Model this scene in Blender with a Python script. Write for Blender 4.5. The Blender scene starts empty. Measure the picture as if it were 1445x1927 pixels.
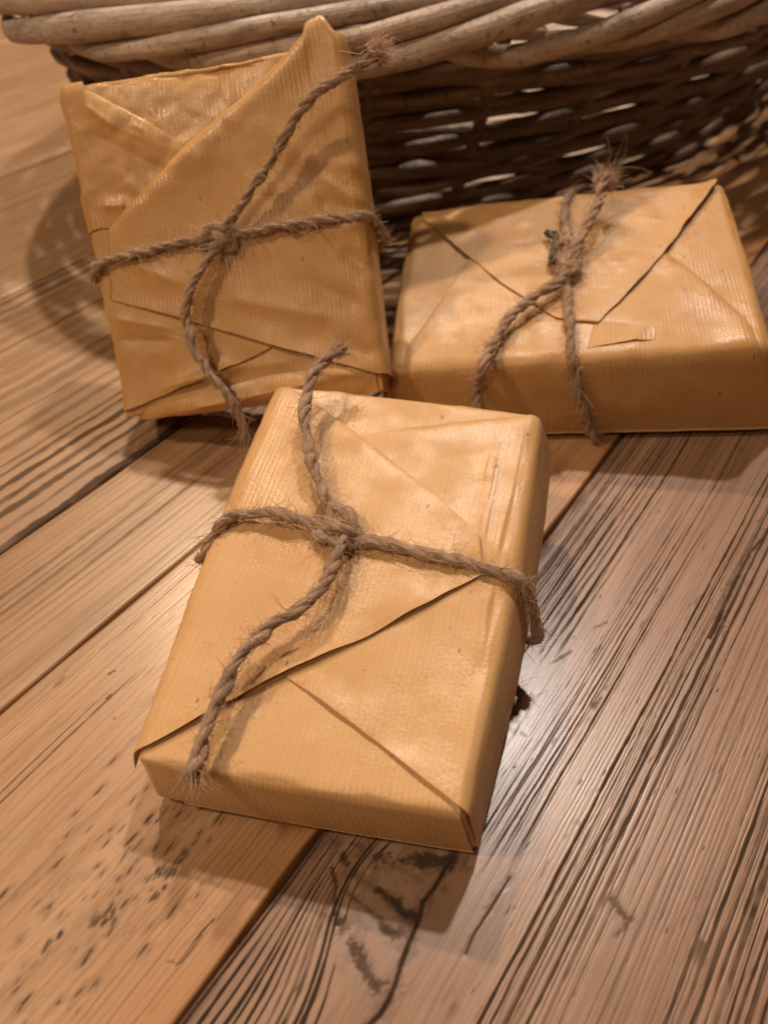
import bpy, math, random
import numpy as np

random.seed(4)
RNG = np.random.default_rng(4)
sc = bpy.context.scene
COL = sc.collection
R = math.radians

# ------------------------------------------------------------------ camera
cam_d = bpy.data.cameras.new("camera")
cam = bpy.data.objects.new("camera", cam_d); COL.objects.link(cam)
cam.location = (0, 0, 0.14)
cam.rotation_euler = (R(90 - 43.8), 0, 0)
cam_d.sensor_width = 36.0
cam_d.lens = 36.0 * 1512 / 1927
cam_d.clip_start = 0.005; cam_d.clip_end = 20
cam_d.dof.use_dof = True
cam_d.dof.focus_distance = 0.158
cam_d.dof.aperture_fstop = 17
sc.camera = cam

# ------------------------------------------------------------------ room light: dim warm bounce, ceiling spots behind and left, added front fill
w = bpy.data.worlds.new("World"); sc.world = w; w.use_nodes = True
bg = w.node_tree.nodes["Background"]
bg.inputs[0].default_value = (1.0, 0.52, 0.25, 1)
bg.inputs[1].default_value = 0.045

def lamp(name, az, el, dist, power, radius, col):
    l = bpy.data.lights.new(name, 'POINT')
    l.energy = power; l.shadow_soft_size = radius; l.color = col
    o = bpy.data.objects.new(name, l); COL.objects.link(o)
    o.location = (dist * math.cos(R(el)) * math.sin(R(az)), 0.12 + dist * math.cos(R(el)) * math.cos(R(az)), dist * math.sin(R(el)))
    return o
lamp("ceiling_or_fill_lamp", 18, 59, 1.7, 58, 0.035, (1.0, 0.88, 0.78))
lamp("ceiling_or_fill_lamp", -17, 50, 1.8, 58, 0.03, (1.0, 0.75, 0.50))
lamp("ceiling_or_fill_lamp", -100, 54, 1.7, 44, 0.05, (1.0, 0.75, 0.50))
lamp("ceiling_or_fill_lamp", -150, 50, 1.8, 24, 0.14, (1.0, 0.73, 0.48))  # soft fill lamp added to brighten the faces turned towards the camera

sc.view_settings.view_transform = 'Standard'
sc.view_settings.look = 'None'
sc.view_settings.exposure = 0.0
sc.view_settings.gamma = 1.0
sc.cycles.use_denoising = True
sc.cycles.max_bounces = 6
# ------------------------------------------------------------------ geometry core
def _hash(ix, iy, iz, seed):
    h = (ix * 374761393 + iy * 668265263 + iz * 2147483647 + seed * 974634777) & 0xFFFFFFFF
    h = ((h ^ (h >> 13)) * 1274126177) & 0xFFFFFFFF
    h = ((h ^ (h >> 16)) * 2246822519) & 0xFFFFFFFF
    return ((h ^ (h >> 15)) & 0xFFFFFF) / float(0xFFFFFF) * 2.0 - 1.0

def vnoise(p, seed=0):
    """smooth value noise, p (N,3) -> (N,) in -1..1"""
    p = np.asarray(p, float)
    i = np.floor(p).astype(np.int64); f = p - i
    f = f * f * f * (f * (f * 6 - 15) + 10)
    out = 0
    for dx in (0, 1):
        for dy in (0, 1):
            for dz in (0, 1):
                w = (f[:, 0] if dx else 1 - f[:, 0]) * (f[:, 1] if dy else 1 - f[:, 1]) * (f[:, 2] if dz else 1 - f[:, 2])
                out = out + w * _hash(i[:, 0] + dx, i[:, 1] + dy, i[:, 2] + dz, seed)
    return out

def facet(p, q, scale, seed):
    """crumpled-sheet noise: flat triangles meeting in straight creases; -1..1"""
    wx = vnoise(np.stack([p * scale * .6, q * scale * .6, p * 0], 1), seed + 1) * .55
    wy = vnoise(np.stack([p * scale * .6, q * scale * .6, p * 0 + 3], 1), seed + 2) * .55
    ca, sa = math.cos(seed * 1.7), math.sin(seed * 1.7)
    x = (p * ca - q * sa) * scale + wx; y = (p * sa + q * ca) * scale + wy
    k = (x + y) * .36602540378; i = np.floor(x + k).astype(np.int64); j = np.floor(y + k).astype(np.int64)
    fx, fy = x + k - i, y + k - j
    z = i * 0
    h00, h11 = _hash(i, j, z, seed), _hash(i + 1, j + 1, z, seed)
    up = fx > fy
    hm = np.where(up, _hash(i + 1, j, z, seed), _hash(i, j + 1, z, seed))
    a, b = np.maximum(fx, fy), np.minimum(fx, fy)
    return h00 * (1 - a) + hm * (a - b) + h11 * b

def sstep(a, b, x):
    t = np.clip((x - a) / (b - a), 0, 1)
    return t * t * (3 - 2 * t)

class Wrap:
    """A parcel: a box of half sizes a,b,c whose eight corners sit at corners[ix][iy][iz] in the world."""
    def __init__(self, corners, r, seed, amp=1.0, bulge=(0, 0, 0), creases=()):
        self.K = np.array(corners, float).reshape(2, 2, 2, 3)
        K = self.K
        self.a = np.linalg.norm(K[1] - K[0], axis=-1).mean() / 2
        self.b = np.linalg.norm(K[:, 1] - K[:, 0], axis=-1).mean() / 2
        self.c = np.linalg.norm(K[:, :, 1] - K[:, :, 0], axis=-1).mean() / 2
        self.edge = 1.0
        self.r, self.seed, self.amp, self.bulge, self.creases = r, seed, amp, bulge, creases
    def world(self, m):
        m = np.atleast_2d(m)
        n = m / np.array([self.a, self.b, self.c])
        x, y, z = [(n[:, k:k + 1] + 1) / 2 for k in range(3)]
        K = self.K
        return ((1 - x) * ((1 - y) * ((1 - z) * K[0, 0, 0] + z * K[0, 0, 1]) + y * ((1 - z) * K[0, 1, 0] + z * K[0, 1, 1]))
                + x * ((1 - y) * ((1 - z) * K[1, 0, 0] + z * K[1, 0, 1]) + y * ((1 - z) * K[1, 1, 0] + z * K[1, 1, 1])))
    def disp(self, m, n):
        """swell, sag and creases of the paper, along the outward normal"""
        a, b, c = self.a, self.b, self.c
        X, Y, Z = m[:, 0] / a, m[:, 1] / b, m[:, 2] / c
        d = self.bulge[0] * n[:, 0] ** 2 * (1 - Y ** 2) * (1 - .5 * Z ** 2)
        d = d + self.bulge[1] * n[:, 1] ** 2 * (1 - X ** 2) * (1 - .5 * Z ** 2)
        d = d + self.bulge[2] * n[:, 2] ** 2 * (1 - X ** 2) * (1 - Y ** 2)
        A = self.amp
        d = d + A * 0.00035 * vnoise(m * 45, self.seed)
        p, q = m[:, 0] + .7 * m[:, 2], m[:, 1] - .6 * m[:, 2]
        mask = sstep(-.35, .35, vnoise(m * 38, self.seed + 2))
        d = d + A * 0.00050 * facet(p, q, 75, self.seed) * (.25 + .75 * mask)
        d = d + A * 0.00030 * facet(p, q, 190, self.seed + 3) * mask
        d = d + A * 0.00014 * facet(p, q, 420, self.seed + 5) * mask
        rim = 1 - np.abs(n).max(1)                       # worn, dented folds along the edges of the box
        d = d + rim * 0.0016 * self.edge * (facet(p, q, 130, self.seed + 6) - .2)
        top = np.clip(n[:, 2], 0, 1)
        for (x0, y0, x1, y1, h, w) in self.creases:
            ex, ey = x1 - x0, y1 - y0
            L2 = ex * ex + ey * ey
            tt = np.clip(((m[:, 0] - x0) * ex + (m[:, 1] - y0) * ey) / L2, 0, 1)
            dist = np.hypot(m[:, 0] - x0 - tt * ex, m[:, 1] - y0 - tt * ey)
            dist = dist + 0.0006 * vnoise(m * 300, self.seed + 11)
            d = d + h * np.exp(-np.clip(dist, 0, 1) / (w * .75)) * np.clip(np.sin(np.pi * np.clip(tt * .96 + .02, 0, 1)) * 1.6, 0, 1) * (top * .8 + .2)
        return d
    def roll(self, s, t):
        r = self.r
        def one(x, h):
            e = np.maximum(np.abs(x) - (h - r), 0)
            ang = np.minimum(e / r, np.pi / 2)
            rest = np.maximum(e - r * np.pi / 2, 0)
            X = np.minimum(np.abs(x), h - r) + r * np.sin(ang)
            return np.sign(x) * X, r * (1 - np.cos(ang)) + rest, np.sign(x) * np.sin(ang), np.cos(ang)
        X, zx, nx, cx = one(s, self.a)
        Y, zy, ny, cy = one(t, self.b)
        n = np.stack([nx, ny, np.maximum(cx * cy, 1e-3)], 1)
        n = n / np.linalg.norm(n, axis=1, keepdims=True)
        return np.stack([X, Y, self.c - zx - zy], 1), n
    def on(self, s, t, off=0.0):
        """world point over the paper at unfolded (s, t), off above it; rolls over the edges"""
        s, t = np.atleast_1d(s).astype(float), np.atleast_1d(t).astype(float)
        m, n = self.roll(s, t)
        o = np.broadcast_to(np.asarray(off, float), s.shape)
        return self.world(m + n * (self.disp(m, n) + o)[:, None])
    def over(self, s, t, off=0.0):
        """the same over the flat top plane, past its edges too"""
        s, t = np.atleast_1d(s).astype(float), np.atleast_1d(t).astype(float)
        o = np.broadcast_to(np.asarray(off, float), s.shape)
        return self.world(np.stack([s, t, self.c + o], 1))
DATA = {'P1': {'corners': [[-0.04165, 0.0692, 0.0018], [-0.0419, 0.06944, 0.01535], [-0.02387, 0.16171, 0.01261], [-0.02437, 0.15932, 0.02958], [0.0161, 0.05959, 0.0006],
                    [0.01244, 0.05785, 0.01851], [0.04013, 0.14685, 0.01561], [0.03413, 0.14396, 0.03258]],
        'flaps': {'front': {'A': [[-0.02278, -0.04588], [-0.01706, -0.03566], [-0.00362, -0.01753]], 'B': [[0.02949, -0.0453], [0.02173, -0.03805], [0.00052, -0.01691]]},
                  'right': {'A': [[0.02974, 0.04505], [0.01539, 0.04035], [0.00181, 0.03586], [-0.01003, 0.03118]],
                            'B': [[0.02992, -0.04537], [0.01827, -0.03955], [0.00476, -0.03268], [-0.00713, -0.02739]]},
                  'left': {'A': [[-0.02649, 0.04381], [-0.01902, 0.03928], [-0.00772, 0.03187], [0.00713, 0.02153], [0.01902, 0.01262], [0.0237, 0.00821]],
                           'B': [[-0.03005, -0.04525], [-0.0222, -0.03894], [-0.01568, -0.0336], [-0.00722, -0.02708], [0.00691, -0.017], [0.01568, -0.0093],
                                 [0.0257, -2e-05]]}},
        'band': [[-0.03132, 0.00031, 0.0022], [-0.02884, 0.00375, 0.0026], [-0.02106, 0.00521, 0.0036], [-0.01389, 0.0051, 0.0036], [-0.0075, 0.00456, 0.0026],
                 [-0.0021, 0.00346, 0.0024], [0.00263, 0.00274, 0.0026], [0.01386, 0.0018, 0.0024], [0.02463, 0.00075, 0.0018], [0.03105, -0.00035, 0.0018]],
        'tail_a': [[-0.00609, 0.00529, 0.0034], [-0.00866, 0.00909, 0.005], [-0.01236, 0.0155, 0.006], [-0.01675, 0.02446, 0.007], [-0.01893, 0.0311, 0.008],
                   [-0.01935, 0.03743, 0.009], [-0.0179, 0.04401, 0.0095], [-0.01402, 0.05052, 0.0095]],
        'tail_b': [[-0.00419, 0.00377, 0.004], [-0.00266, -0.00133, 0.005], [-0.00267, -0.00925, 0.0065], [-0.00555, -0.01645, 0.007], [-0.01074, -0.02149, 0.007],
                   [-0.01429, -0.0271, 0.007], [-0.01577, -0.03351, 0.007], [-0.01643, -0.03971, 0.0065], [-0.01675, -0.04489, 0.0055], [-0.01681, -0.0498, 0.004]],
        'knot': [[[-0.00989, 0.00216, 0.002], [-0.01071, 0.00489, 0.003], [-0.00963, 0.00797, 0.0045], [-0.00601, 0.00922, 0.0055], [-0.00197, 0.0068, 0.0052],
                  [8e-05, 0.00311, 0.004], [-0.00042, 9e-05, 0.0022]],
                 [[-0.00043, -2e-05, 0.002], [-0.00204, 0.00036, 0.0046], [-0.00512, 0.00057, 0.0054], [-0.00896, 0.00184, 0.004], [-0.01061, 0.00485, 0.0022]],
                 [[-0.00981, 0.00846, 0.003], [-0.00531, 0.0032, 0.0062], [-0.00164, 0.00253, 0.0066], [-8e-05, 0.00294, 0.003]]],
        'creases': [[0.02198, 0.03577, 0.02448, 0.00284, 0.0005, 0.0012], [0.02823, 0.03206, 0.02685, 0.00131, 0.0006, 0.0011],
                    [0.02921, 0.04217, 0.02809, 0.00343, -0.0004, 0.0012], [0.02704, -0.00303, 0.02834, -0.0199, 0.0007, 0.0012],
                    [0.02883, -0.00146, 0.02766, -0.02428, -0.0005, 0.0016], [0.0289, -0.02303, 0.02886, -0.04322, 0.0004, 0.0014],
                    [0.01259, 0.02624, 0.02703, 0.02484, 0.0003, 0.0025], [-0.02923, 0.00228, -0.02504, 0.0042, -0.0004, 0.002],
                    [0.02838, 0.00158, 0.01833, 0.00438, -0.0004, 0.002]]},
 'P2': {'corners': [[-0.06596, 0.1886, -0.00126], [-0.06889, 0.17355, 0.00908], [-0.0794, 0.23739, 0.06594], [-0.08233, 0.22234, 0.07628], [0.00286, 0.18351, 0.01079],
                    [-7e-05, 0.16846, 0.02114], [-0.00756, 0.23177, 0.07807], [-0.01048, 0.21671, 0.08842]],
        'flaps': {'lower': {'A': [[-0.03451, -0.04029], [-0.02066, -0.03638], [-0.00946, -0.03387], [0.00869, -0.02794]],
                            'B': [[-0.0263, -0.00615], [-0.01515, -0.01018], [-0.00273, -0.01432], [0.01599, -0.02176]]},
                  'roll': {'A': [[-0.03004, -0.04044], [-0.01181, -0.03794], [0.00804, -0.03493], [0.02516, -0.03503], [0.03425, -0.0365]],
                           'B': [[-0.03228, -0.04307], [-0.01287, -0.04317], [0.00668, -0.0425], [0.02412, -0.04225], [0.03436, -0.04202]]},
                  'left': {'A': [[-0.03422, 0.04243], [-0.0296, 0.04249], [-0.0288, 0.04023], [-0.0253, 0.03821], [-0.0156, 0.03123], [-0.00438, 0.02314]],
                           'B': [[-0.03253, 0.00678], [-0.02666, 0.006], [-0.01771, 0.00614], [-0.00456, 0.00705]]},
                  'right': {'A': [[0.03477, 0.04375], [0.03226, 0.04797], [0.02828, 0.04695], [0.0274, 0.04444], [0.0226, 0.04041], [0.01226, 0.03347],
                                  [-0.00452, 0.02378], [-0.01742, 0.01535], [-0.03, 0.00591]],
                            'B': [[0.03493, -0.03737], [0.02003, -0.03182], [0.00724, -0.02711], [-0.00426, -0.0225], [-0.01573, -0.01782], [-0.03327, -0.01131]]}},
        'band': [[-0.03411, -0.00234, 0.002], [-0.02944, -0.00161, 0.0022], [-0.02247, -0.00106, 0.0024], [-0.01202, -2e-05, 0.0024], [-0.00186, 0.00062, 0.0026],
                 [0.00509, 0.00011, 0.0028], [0.01463, 0.00053, 0.0024], [0.02539, 0.00106, 0.002], [0.03331, 0.00088, 0.0018], [0.03724, 0.00064, 0.0018]],
        'tail_a': [[-0.00031, 6e-05, 0.004], [0.00529, 0.00409, 0.006], [0.01361, 0.0115, 0.007], [0.02025, 0.01826, 0.008], [0.02522, 0.02382, 0.009],
                   [0.03107, 0.02768, 0.01], [0.03904, 0.03038, 0.011], [0.04708, 0.03362, 0.012]],
        'tail_b': [[0.0009, 0.00055, 0.004], [-0.00374, -0.00549, 0.005], [-0.00832, -0.01093, 0.006], [-0.01116, -0.01787, 0.0065], [-0.01093, -0.02519, 0.007],
                   [-0.00759, -0.03288, 0.0075], [-0.0035, -0.0393, 0.007], [-0.00175, -0.04564, 0.005], [-0.00169, -0.05128, 0.003]],
        'knot': [[[-0.00504, -0.00228, 0.002], [-0.0047, 0.00061, 0.004], [-0.00056, 0.00301, 0.0056], [0.00329, 0.00125, 0.0056], [0.00345, -0.00235, 0.004],
                  [-0.00041, -0.00416, 0.002]],
                 [[-0.00479, 0.00291, 0.002], [-0.0003, -0.00028, 0.006], [0.0032, -0.00184, 0.005], [0.00496, 0.00161, 0.0024]]],
        'creases': [[0.02647, 0.01198, 0.03722, 0.00302, 0.0008, 0.0014], [0.02429, 0.00589, 0.03584, 0.0021, -0.0007, 0.0016],
                    [0.02175, 0.0164, 0.03981, 0.01183, 0.0006, 0.0016], [0.0245, -0.00179, 0.0382, -0.0001, 0.0007, 0.0014],
                    [0.02931, -0.00625, 0.03744, -0.0132, -0.0006, 0.0018], [-0.03395, -0.01619, -0.0174, -0.02077, 0.0007, 0.0018],
                    [-0.03443, -0.02169, -0.01797, -0.02346, -0.0006, 0.0024], [0.0138, -0.03497, 0.03188, -0.03746, 0.0006, 0.0016],
                    [0.02622, -0.02818, 0.03522, -0.03311, -0.0006, 0.0016], [-0.02237, -0.0426, 0.02769, -0.03718, 0.0016, 0.0045],
                    [-0.02525, -0.03594, 0.00287, -0.03113, 0.0007, 0.0016], [0.01123, 0.02669, 0.02699, 0.0157, 0.0006, 0.006],
                    [-0.00273, -0.01432, 0.02698, -0.02296, 0.0005, 0.003], [0.0176, -0.01138, 0.03407, -0.02108, -0.0006, 0.002],
                    [-0.0257, -0.00352, -0.0108, -0.0107, 0.0005, 0.002], [-0.02342, 0.04205, 0.01999, 0.04029, -0.001, 0.004],
                    [-0.01218, -0.03235, 0.01426, -0.0323, 0.0006, 0.003], [-0.02949, 0.0365, -0.02186, 0.029, 0.0008, 0.0016],
                    [-0.03061, 0.01185, -0.02399, 0.01162, 0.001, 0.0012], [-0.03019, 0.03016, -0.00991, 0.01691, -0.0006, 0.003]]},
 'P3': {'corners': [[-0.00066, 0.17479, 0.0012], [0.00188, 0.17841, 0.02105], [0.00953, 0.25492, 0.00823], [0.00902, 0.24958, 0.03186], [0.11029, 0.17764, 0.0012],
                    [0.09717, 0.17408, 0.03055], [0.11038, 0.25563, 0.01647], [0.10466, 0.25001, 0.04207]],
        'flaps': {'front': {'A': [[-0.04656, -0.02912], [-0.04233, -0.02038], [-0.03112, 0.00962], [-0.01973, 0.02159]],
                            'B': [[0.04611, -0.02792], [0.03904, -0.01432], [0.02868, 0.00285], [0.0211, 0.01488]]},
                  'tab': {'A': [[0.0219, -0.02962], [0.01427, -0.02705], [0.00574, -0.02459]], 'B': [[0.02098, -0.03423], [0.0122, -0.03456], [0.00279, -0.0355]]},
                  'back': {'A': [[-0.04684, 0.03424], [-0.03644, 0.01778], [-0.02113, -0.00462], [-0.00511, -0.02345]],
                           'B': [[0.04758, 0.03506], [0.03767, 0.01892], [0.02886, 0.00437], [0.017, -0.01269], [0.00635, -0.0264]]}},
        'band': [[0.00037, 0.03465, 0.0022], [-0.001, 0.02553, 0.0026], [-0.00079, 0.0131, 0.0032], [-0.00127, -0.00046, 0.0032], [-0.00177, -0.01458, 0.0024],
                 [-0.00147, -0.03009, 0.002]],
        'tail_a': [[6e-05, -0.00258, 0.004], [0.00268, 0.00457, 0.006], [0.00614, 0.0118, 0.008], [0.00932, 0.01933, 0.01], [0.0116, 0.02829, 0.012]],
        'tail_b': [[-0.00057, 0.00145, 0.004], [-0.00333, -0.01114, 0.005], [-0.01034, -0.01748, 0.005], [-0.01764, -0.02534, 0.0045], [-0.02229, -0.03437, 0.004],
                   [-0.02526, -0.04545, 0.0045]],
        'tail_b_end': [[0.02468, 0.17574, 0.016], [0.02425, 0.17077, 0.011]],
        'knot': [[[-0.00549, -0.00529, 0.002], [-0.00688, 0.00244, 0.004], [-0.00487, 0.00858, 0.006], [0.00086, 0.00738, 0.007], [0.00378, 0.00039, 0.006],
                  [0.00229, -0.00528, 0.003]],
                 [[-0.00579, 0.00732, 0.0024], [-0.00238, -0.00533, 0.007], [0.00194, -0.00641, 0.0064], [0.00314, -0.00709, 0.0024]],
                 [[-0.00465, -0.00314, 0.004], [-0.00099, -0.01042, 0.006], [0.00324, -0.00176, 0.004]]],
        'creases': [[0.00178, -0.04119, 0.02259, -0.04096, 0.0007, 0.0018], [0.01528, -0.01528, 0.0249, -0.03424, 0.0006, 0.003],
                    [0.01309, -0.03931, 0.02094, -0.02519, 0.0006, 0.0014], [-0.01938, -0.02992, -0.00449, -0.02262, 0.0006, 0.002],
                    [-0.0035, -0.03578, -0.0179, -0.04018, 0.0006, 0.0018], [-0.04155, -0.032, -0.02661, -0.03589, 0.0005, 0.003],
                    [0.02778, 0.00308, 0.03155, -0.02632, 0.0004, 0.004], [-0.02329, 0.03368, -0.01803, 0.0094, 0.0004, 0.004],
                    [0.00326, -0.03991, -7e-05, -0.02317, -0.0006, 0.0015]],
        'tuft': [[-0.0066, 0.01538, 0.0034], [-0.00446, 0.01036, 0.0046], [-0.00425, 0.00594, 0.0046], [-0.0053, 0.0022, 0.004], [-0.00539, -0.00158, 0.003]]}}
MARKS = {'right': [([(0.05564, -0.02372), (0.05314, -0.02382), (0.04939, -0.02363), (0.0463, -0.02401), (0.04407, -0.02311), (0.03988, -0.02246), (0.03624, -0.02169),
             (0.03387, -0.02101), (0.03125, -0.02053), (0.02881, -0.02054), (0.02691, -0.02108), (0.02343, -0.02212)],
            0.00115, 1.0, 0.12),
           ([(0.04233, -0.04003), (0.04023, -0.03743), (0.0379, -0.03623), (0.03588, -0.03415), (0.03522, -0.03279)], 0.00055, 0.95, 0.3),
           ([(0.0355, -0.03311), (0.03424, -0.02982), (0.03295, -0.02648), (0.03199, -0.02334), (0.03115, -0.02106)], 0.0021, 0.72, 0.9),
           ([(0.03199, -0.02334), (0.03387, -0.02101)], 0.0006, 0.7, 0.4),
           ([(0.04503, -0.03965), (0.04431, -0.03843), (0.04351, -0.03435), (0.04384, -0.03094), (0.04369, -0.02782), (0.04284, -0.02608), (0.04362, -0.02376)], 0.0013,
            0.9, 0.9),
           ([(0.04832, -0.03405), (0.05051, -0.03118), (0.0525, -0.02796), (0.05498, -0.02354)], 0.0024, 0.85, 1.0),
           ([(0.04058, -0.03568), (0.04021, -0.03319), (0.04021, -0.03079), (0.04009, -0.02803), (0.039, -0.02643), (0.04037, -0.0233)], 0.0008, 0.75, 0.8),
           ([(0.03954, -0.02765), (0.03928, -0.02516), (0.04118, -0.02383), (0.0427, -0.02378)], 0.0015, 0.55, 1.0),
           ([(0.05818, -0.01395), (0.05192, -0.01419), (0.04643, -0.01448), (0.04353, -0.01408)], 0.00045, 0.85, 0.2),
           ([(0.04475, -0.04553), (0.04723, -0.04058), (0.04838, -0.03807)], 0.0026, 0.55, 1.0),
           ([(0.16804, -0.00109), (0.15829, -0.00263), (0.14598, -0.00278), (0.13135, -0.00235), (0.12783, -0.00237)], 0.0011, 0.95, 0.25),
           ([(0.06356, 0.00363), (0.06327, 0.00468), (0.06362, 0.00592), (0.05982, 0.00472)], 0.0008, 0.6, 0.8),
           ([(0.0648, 0.00169), (0.06351, 0.0043)], 0.001, 0.5, 1.0), ([(0.08393, -0.02521), (0.0839, -0.02404)], 0.0006, 0.3, 0.8),
           ([(0.10291, -0.02757), (0.10765, -0.02551)], 0.0006, 0.4, 0.9), ([(0.11652, -0.02394), (0.11921, -0.02261)], 0.0007, 0.4, 0.9)],
 'left': [([(0.01601, -0.05099), (0.01768, -0.05101), (0.02024, -0.05117), (0.02263, -0.05111), (0.0245, -0.05085)], 0.00045, 0.95, 0.3),
          ([(0.01651, -0.05067), (0.01935, -0.05065), (0.02168, -0.05078)], 0.0003, 0.8, 0.3),
          ([(0.01569, -0.05255), (0.01627, -0.05196), (0.01642, -0.05093)], 0.00035, 0.6, 0.6), ([(0.04782, -0.10229), (0.049, -0.10199)], 0.0009, 0.8, 0.5),
          ([(0.04357, -0.09782), (0.0446, -0.09787)], 0.0008, 0.75, 0.5), ([(0.03968, -0.10908), (0.04177, -0.10948)], 0.001, 0.35, 0.6),
          ([(0.04081, -0.09317), (0.04147, -0.09328)], 0.0007, 0.7, 0.5)]}
# ------------------------------------------------------------------ node helper
class NT:
    def __init__(self, name):
        self.m = bpy.data.materials.new(name); self.m.use_nodes = True
        self.t = self.m.node_tree; self.t.nodes.clear()
        self.out = self.n('ShaderNodeOutputMaterial')
        self.b = self.n('ShaderNodeBsdfPrincipled')
        self.t.links.new(self.b.outputs[0], self.out.inputs[0])
    def n(self, k): return self.t.nodes.new(k)
    def put(self, sock, v):
        if isinstance(v, bpy.types.NodeSocket): self.t.links.new(v, sock)
        elif isinstance(v, (tuple, list)):
            sock.default_value = (*v, 1) if len(v) == 3 and len(sock.default_value) == 4 else v
        else: sock.default_value = v
    def m_(self, op, a, b=0.0, c=None):
        x = self.n('ShaderNodeMath'); x.operation = op
        self.put(x.inputs[0], a); self.put(x.inputs[1], b)
        if c is not None: self.put(x.inputs[2], c)
        return x.outputs[0]
    def add(s, a, b): return s.m_('ADD', a, b)
    def sub(s, a, b): return s.m_('SUBTRACT', a, b)
    def mul(s, a, b): return s.m_('MULTIPLY', a, b)
    def step(self, a, b, x):
        q = self.n('ShaderNodeMapRange'); q.interpolation_type = 'SMOOTHSTEP'
        self.put(q.inputs[0], x); self.put(q.inputs[1], a); self.put(q.inputs[2], b)
        return q.outputs[0]
    def vec(self, x, y, z=0.0):
        q = self.n('ShaderNodeCombineXYZ')
        self.put(q.inputs[0], x); self.put(q.inputs[1], y); self.put(q.inputs[2], z)
        return q.outputs[0]
    def xyz(self, v):
        q = self.n('ShaderNodeSeparateXYZ'); self.put(q.inputs[0], v); return q.outputs
    def noise(self, v, scale=1.0, detail=2.0, rough=0.5, dist=0.0):
        q = self.n('ShaderNodeTexNoise'); self.put(q.inputs['Vector'], v)
        self.put(q.inputs['Scale'], scale); self.put(q.inputs['Detail'], detail)
        self.put(q.inputs['Roughness'], rough); self.put(q.inputs['Distortion'], dist)
        return q.outputs[0]
    def voro(self, v, scale=1.0, feat='F1', rnd=1.0):
        q = self.n('ShaderNodeTexVoronoi'); q.feature = feat
        self.put(q.inputs['Vector'], v); self.put(q.inputs['Scale'], scale); self.put(q.inputs['Randomness'], rnd)
        return q.outputs
    def mix(self, f, a, b, mode='MIX'):
        q = self.n('ShaderNodeMix'); q.data_type = 'RGBA'; q.blend_type = mode
        self.put(q.inputs[0], f); self.put(q.inputs[6], a); self.put(q.inputs[7], b)
        return q.outputs[2]
    def ramp(self, f, stops, interp='LINEAR'):
        q = self.n('ShaderNodeValToRGB'); self.put(q.inputs[0], f)
        cr = q.color_ramp; cr.interpolation = interp
        while len(cr.elements) < len(stops): cr.elements.new(0.5)
        for e, (p, c) in zip(cr.elements, stops):
            e.position = p; e.color = (*c, 1) if isinstance(c, (tuple, list)) else (c, c, c, 1)
        return q.outputs[0]
    def bump(self, h, strength, dist, nrm=None):
        q = self.n('ShaderNodeBump'); q.inputs['Strength'].default_value = strength; q.inputs['Distance'].default_value = dist
        self.put(q.inputs['Height'], h)
        if nrm is not None: self.t.links.new(nrm, q.inputs['Normal'])
        return q.outputs[0]
    def obj(self): return self.n('ShaderNodeTexCoord').outputs['Object']
    def uv(self): return self.n('ShaderNodeTexCoord').outputs['UV']
    def set(self, **k):
        for a, v in k.items(): self.put(self.b.inputs[a.replace('_', ' ')], v)
        return self.m

# ------------------------------------------------------------------ mesh helpers
def link(name, me, mat, parent=None, smooth=True):
    o = bpy.data.objects.new(name, me); COL.objects.link(o)
    if mat is not None: me.materials.append(mat)
    if smooth: me.polygons.foreach_set('use_smooth', [True] * len(me.polygons))
    if parent is not None: o.parent = parent
    return o
def mesh(name, V, F, uv=None):
    me = bpy.data.meshes.new(name)
    me.from_pydata([tuple(map(float, v)) for v in V], [], [tuple(map(int, f)) for f in F])
    if uv is not None:
        l = me.uv_layers.new(name='UVMap')
        idx = np.zeros(len(me.loops), np.int32); me.loops.foreach_get('vertex_index', idx)
        l.data.foreach_set('uv', np.asarray(uv, np.float32)[idx].ravel())
    me.update()
    return me
def tag(o, label=None, cat=None, group=None, kind=None):
    for k, v in (('label', label), ('category', cat), ('group', group), ('kind', kind)):
        if v: o[k] = v
    return o
def empty(name, loc=(0, 0, 0), rz=0):
    o = bpy.data.objects.new(name, None); COL.objects.link(o); o.location = loc; o.rotation_euler = (0, 0, rz)
    o.empty_display_size = 0.01
    return o
def grid_faces(n, m, base=0, wrap=False):
    F = []
    for i in range(n - 1):
        for j in range(m if wrap else m - 1):
            j2 = (j + 1) % m
            F.append((base + i * m + j, base + i * m + j2, base + (i + 1) * m + j2, base + (i + 1) * m + j))
    return F
def catmull(P, step):
    P = np.asarray(P, float)
    Q = np.vstack([2 * P[0] - P[1], P, 2 * P[-1] - P[-2]])
    out = []
    for i in range(1, len(Q) - 2):
        p0, p1, p2, p3 = Q[i - 1:i + 3]
        n = max(2, int(np.linalg.norm(p2 - p1) / step * 3))
        for t in np.linspace(0, 1, n, endpoint=False):
            out.append(.5 * ((2 * p1) + (p2 - p0) * t + (2 * p0 - 5 * p1 + 4 * p2 - p3) * t * t + (3 * p1 - p0 - 3 * p2 + p3) * t ** 3))
    out.append(Q[-2]); out = np.array(out)
    d = np.r_[0, np.cumsum(np.linalg.norm(np.diff(out, axis=0), axis=1))]
    n = max(3, int(d[-1] / step) + 1)
    s = np.linspace(0, d[-1], n)
    return np.stack([np.interp(s, d, out[:, k]) for k in range(3)], 1), s
def frames(P, up=(0.1, 0.2, 1.0)):
    T = np.gradient(P, axis=0); T /= np.linalg.norm(T, axis=1, keepdims=True) + 1e-12
    u = np.array(up, float); N = np.zeros_like(P)
    n = u - T[0] * (u @ T[0])
    if np.linalg.norm(n) < 1e-3: n = np.array([1.0, 0, 0]) - T[0] * T[0][0]
    for i in range(len(P)):
        n = n - T[i] * (n @ T[i]); n /= np.linalg.norm(n) + 1e-12
        N[i] = n
    return T, N, np.cross(T, N)
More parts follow.
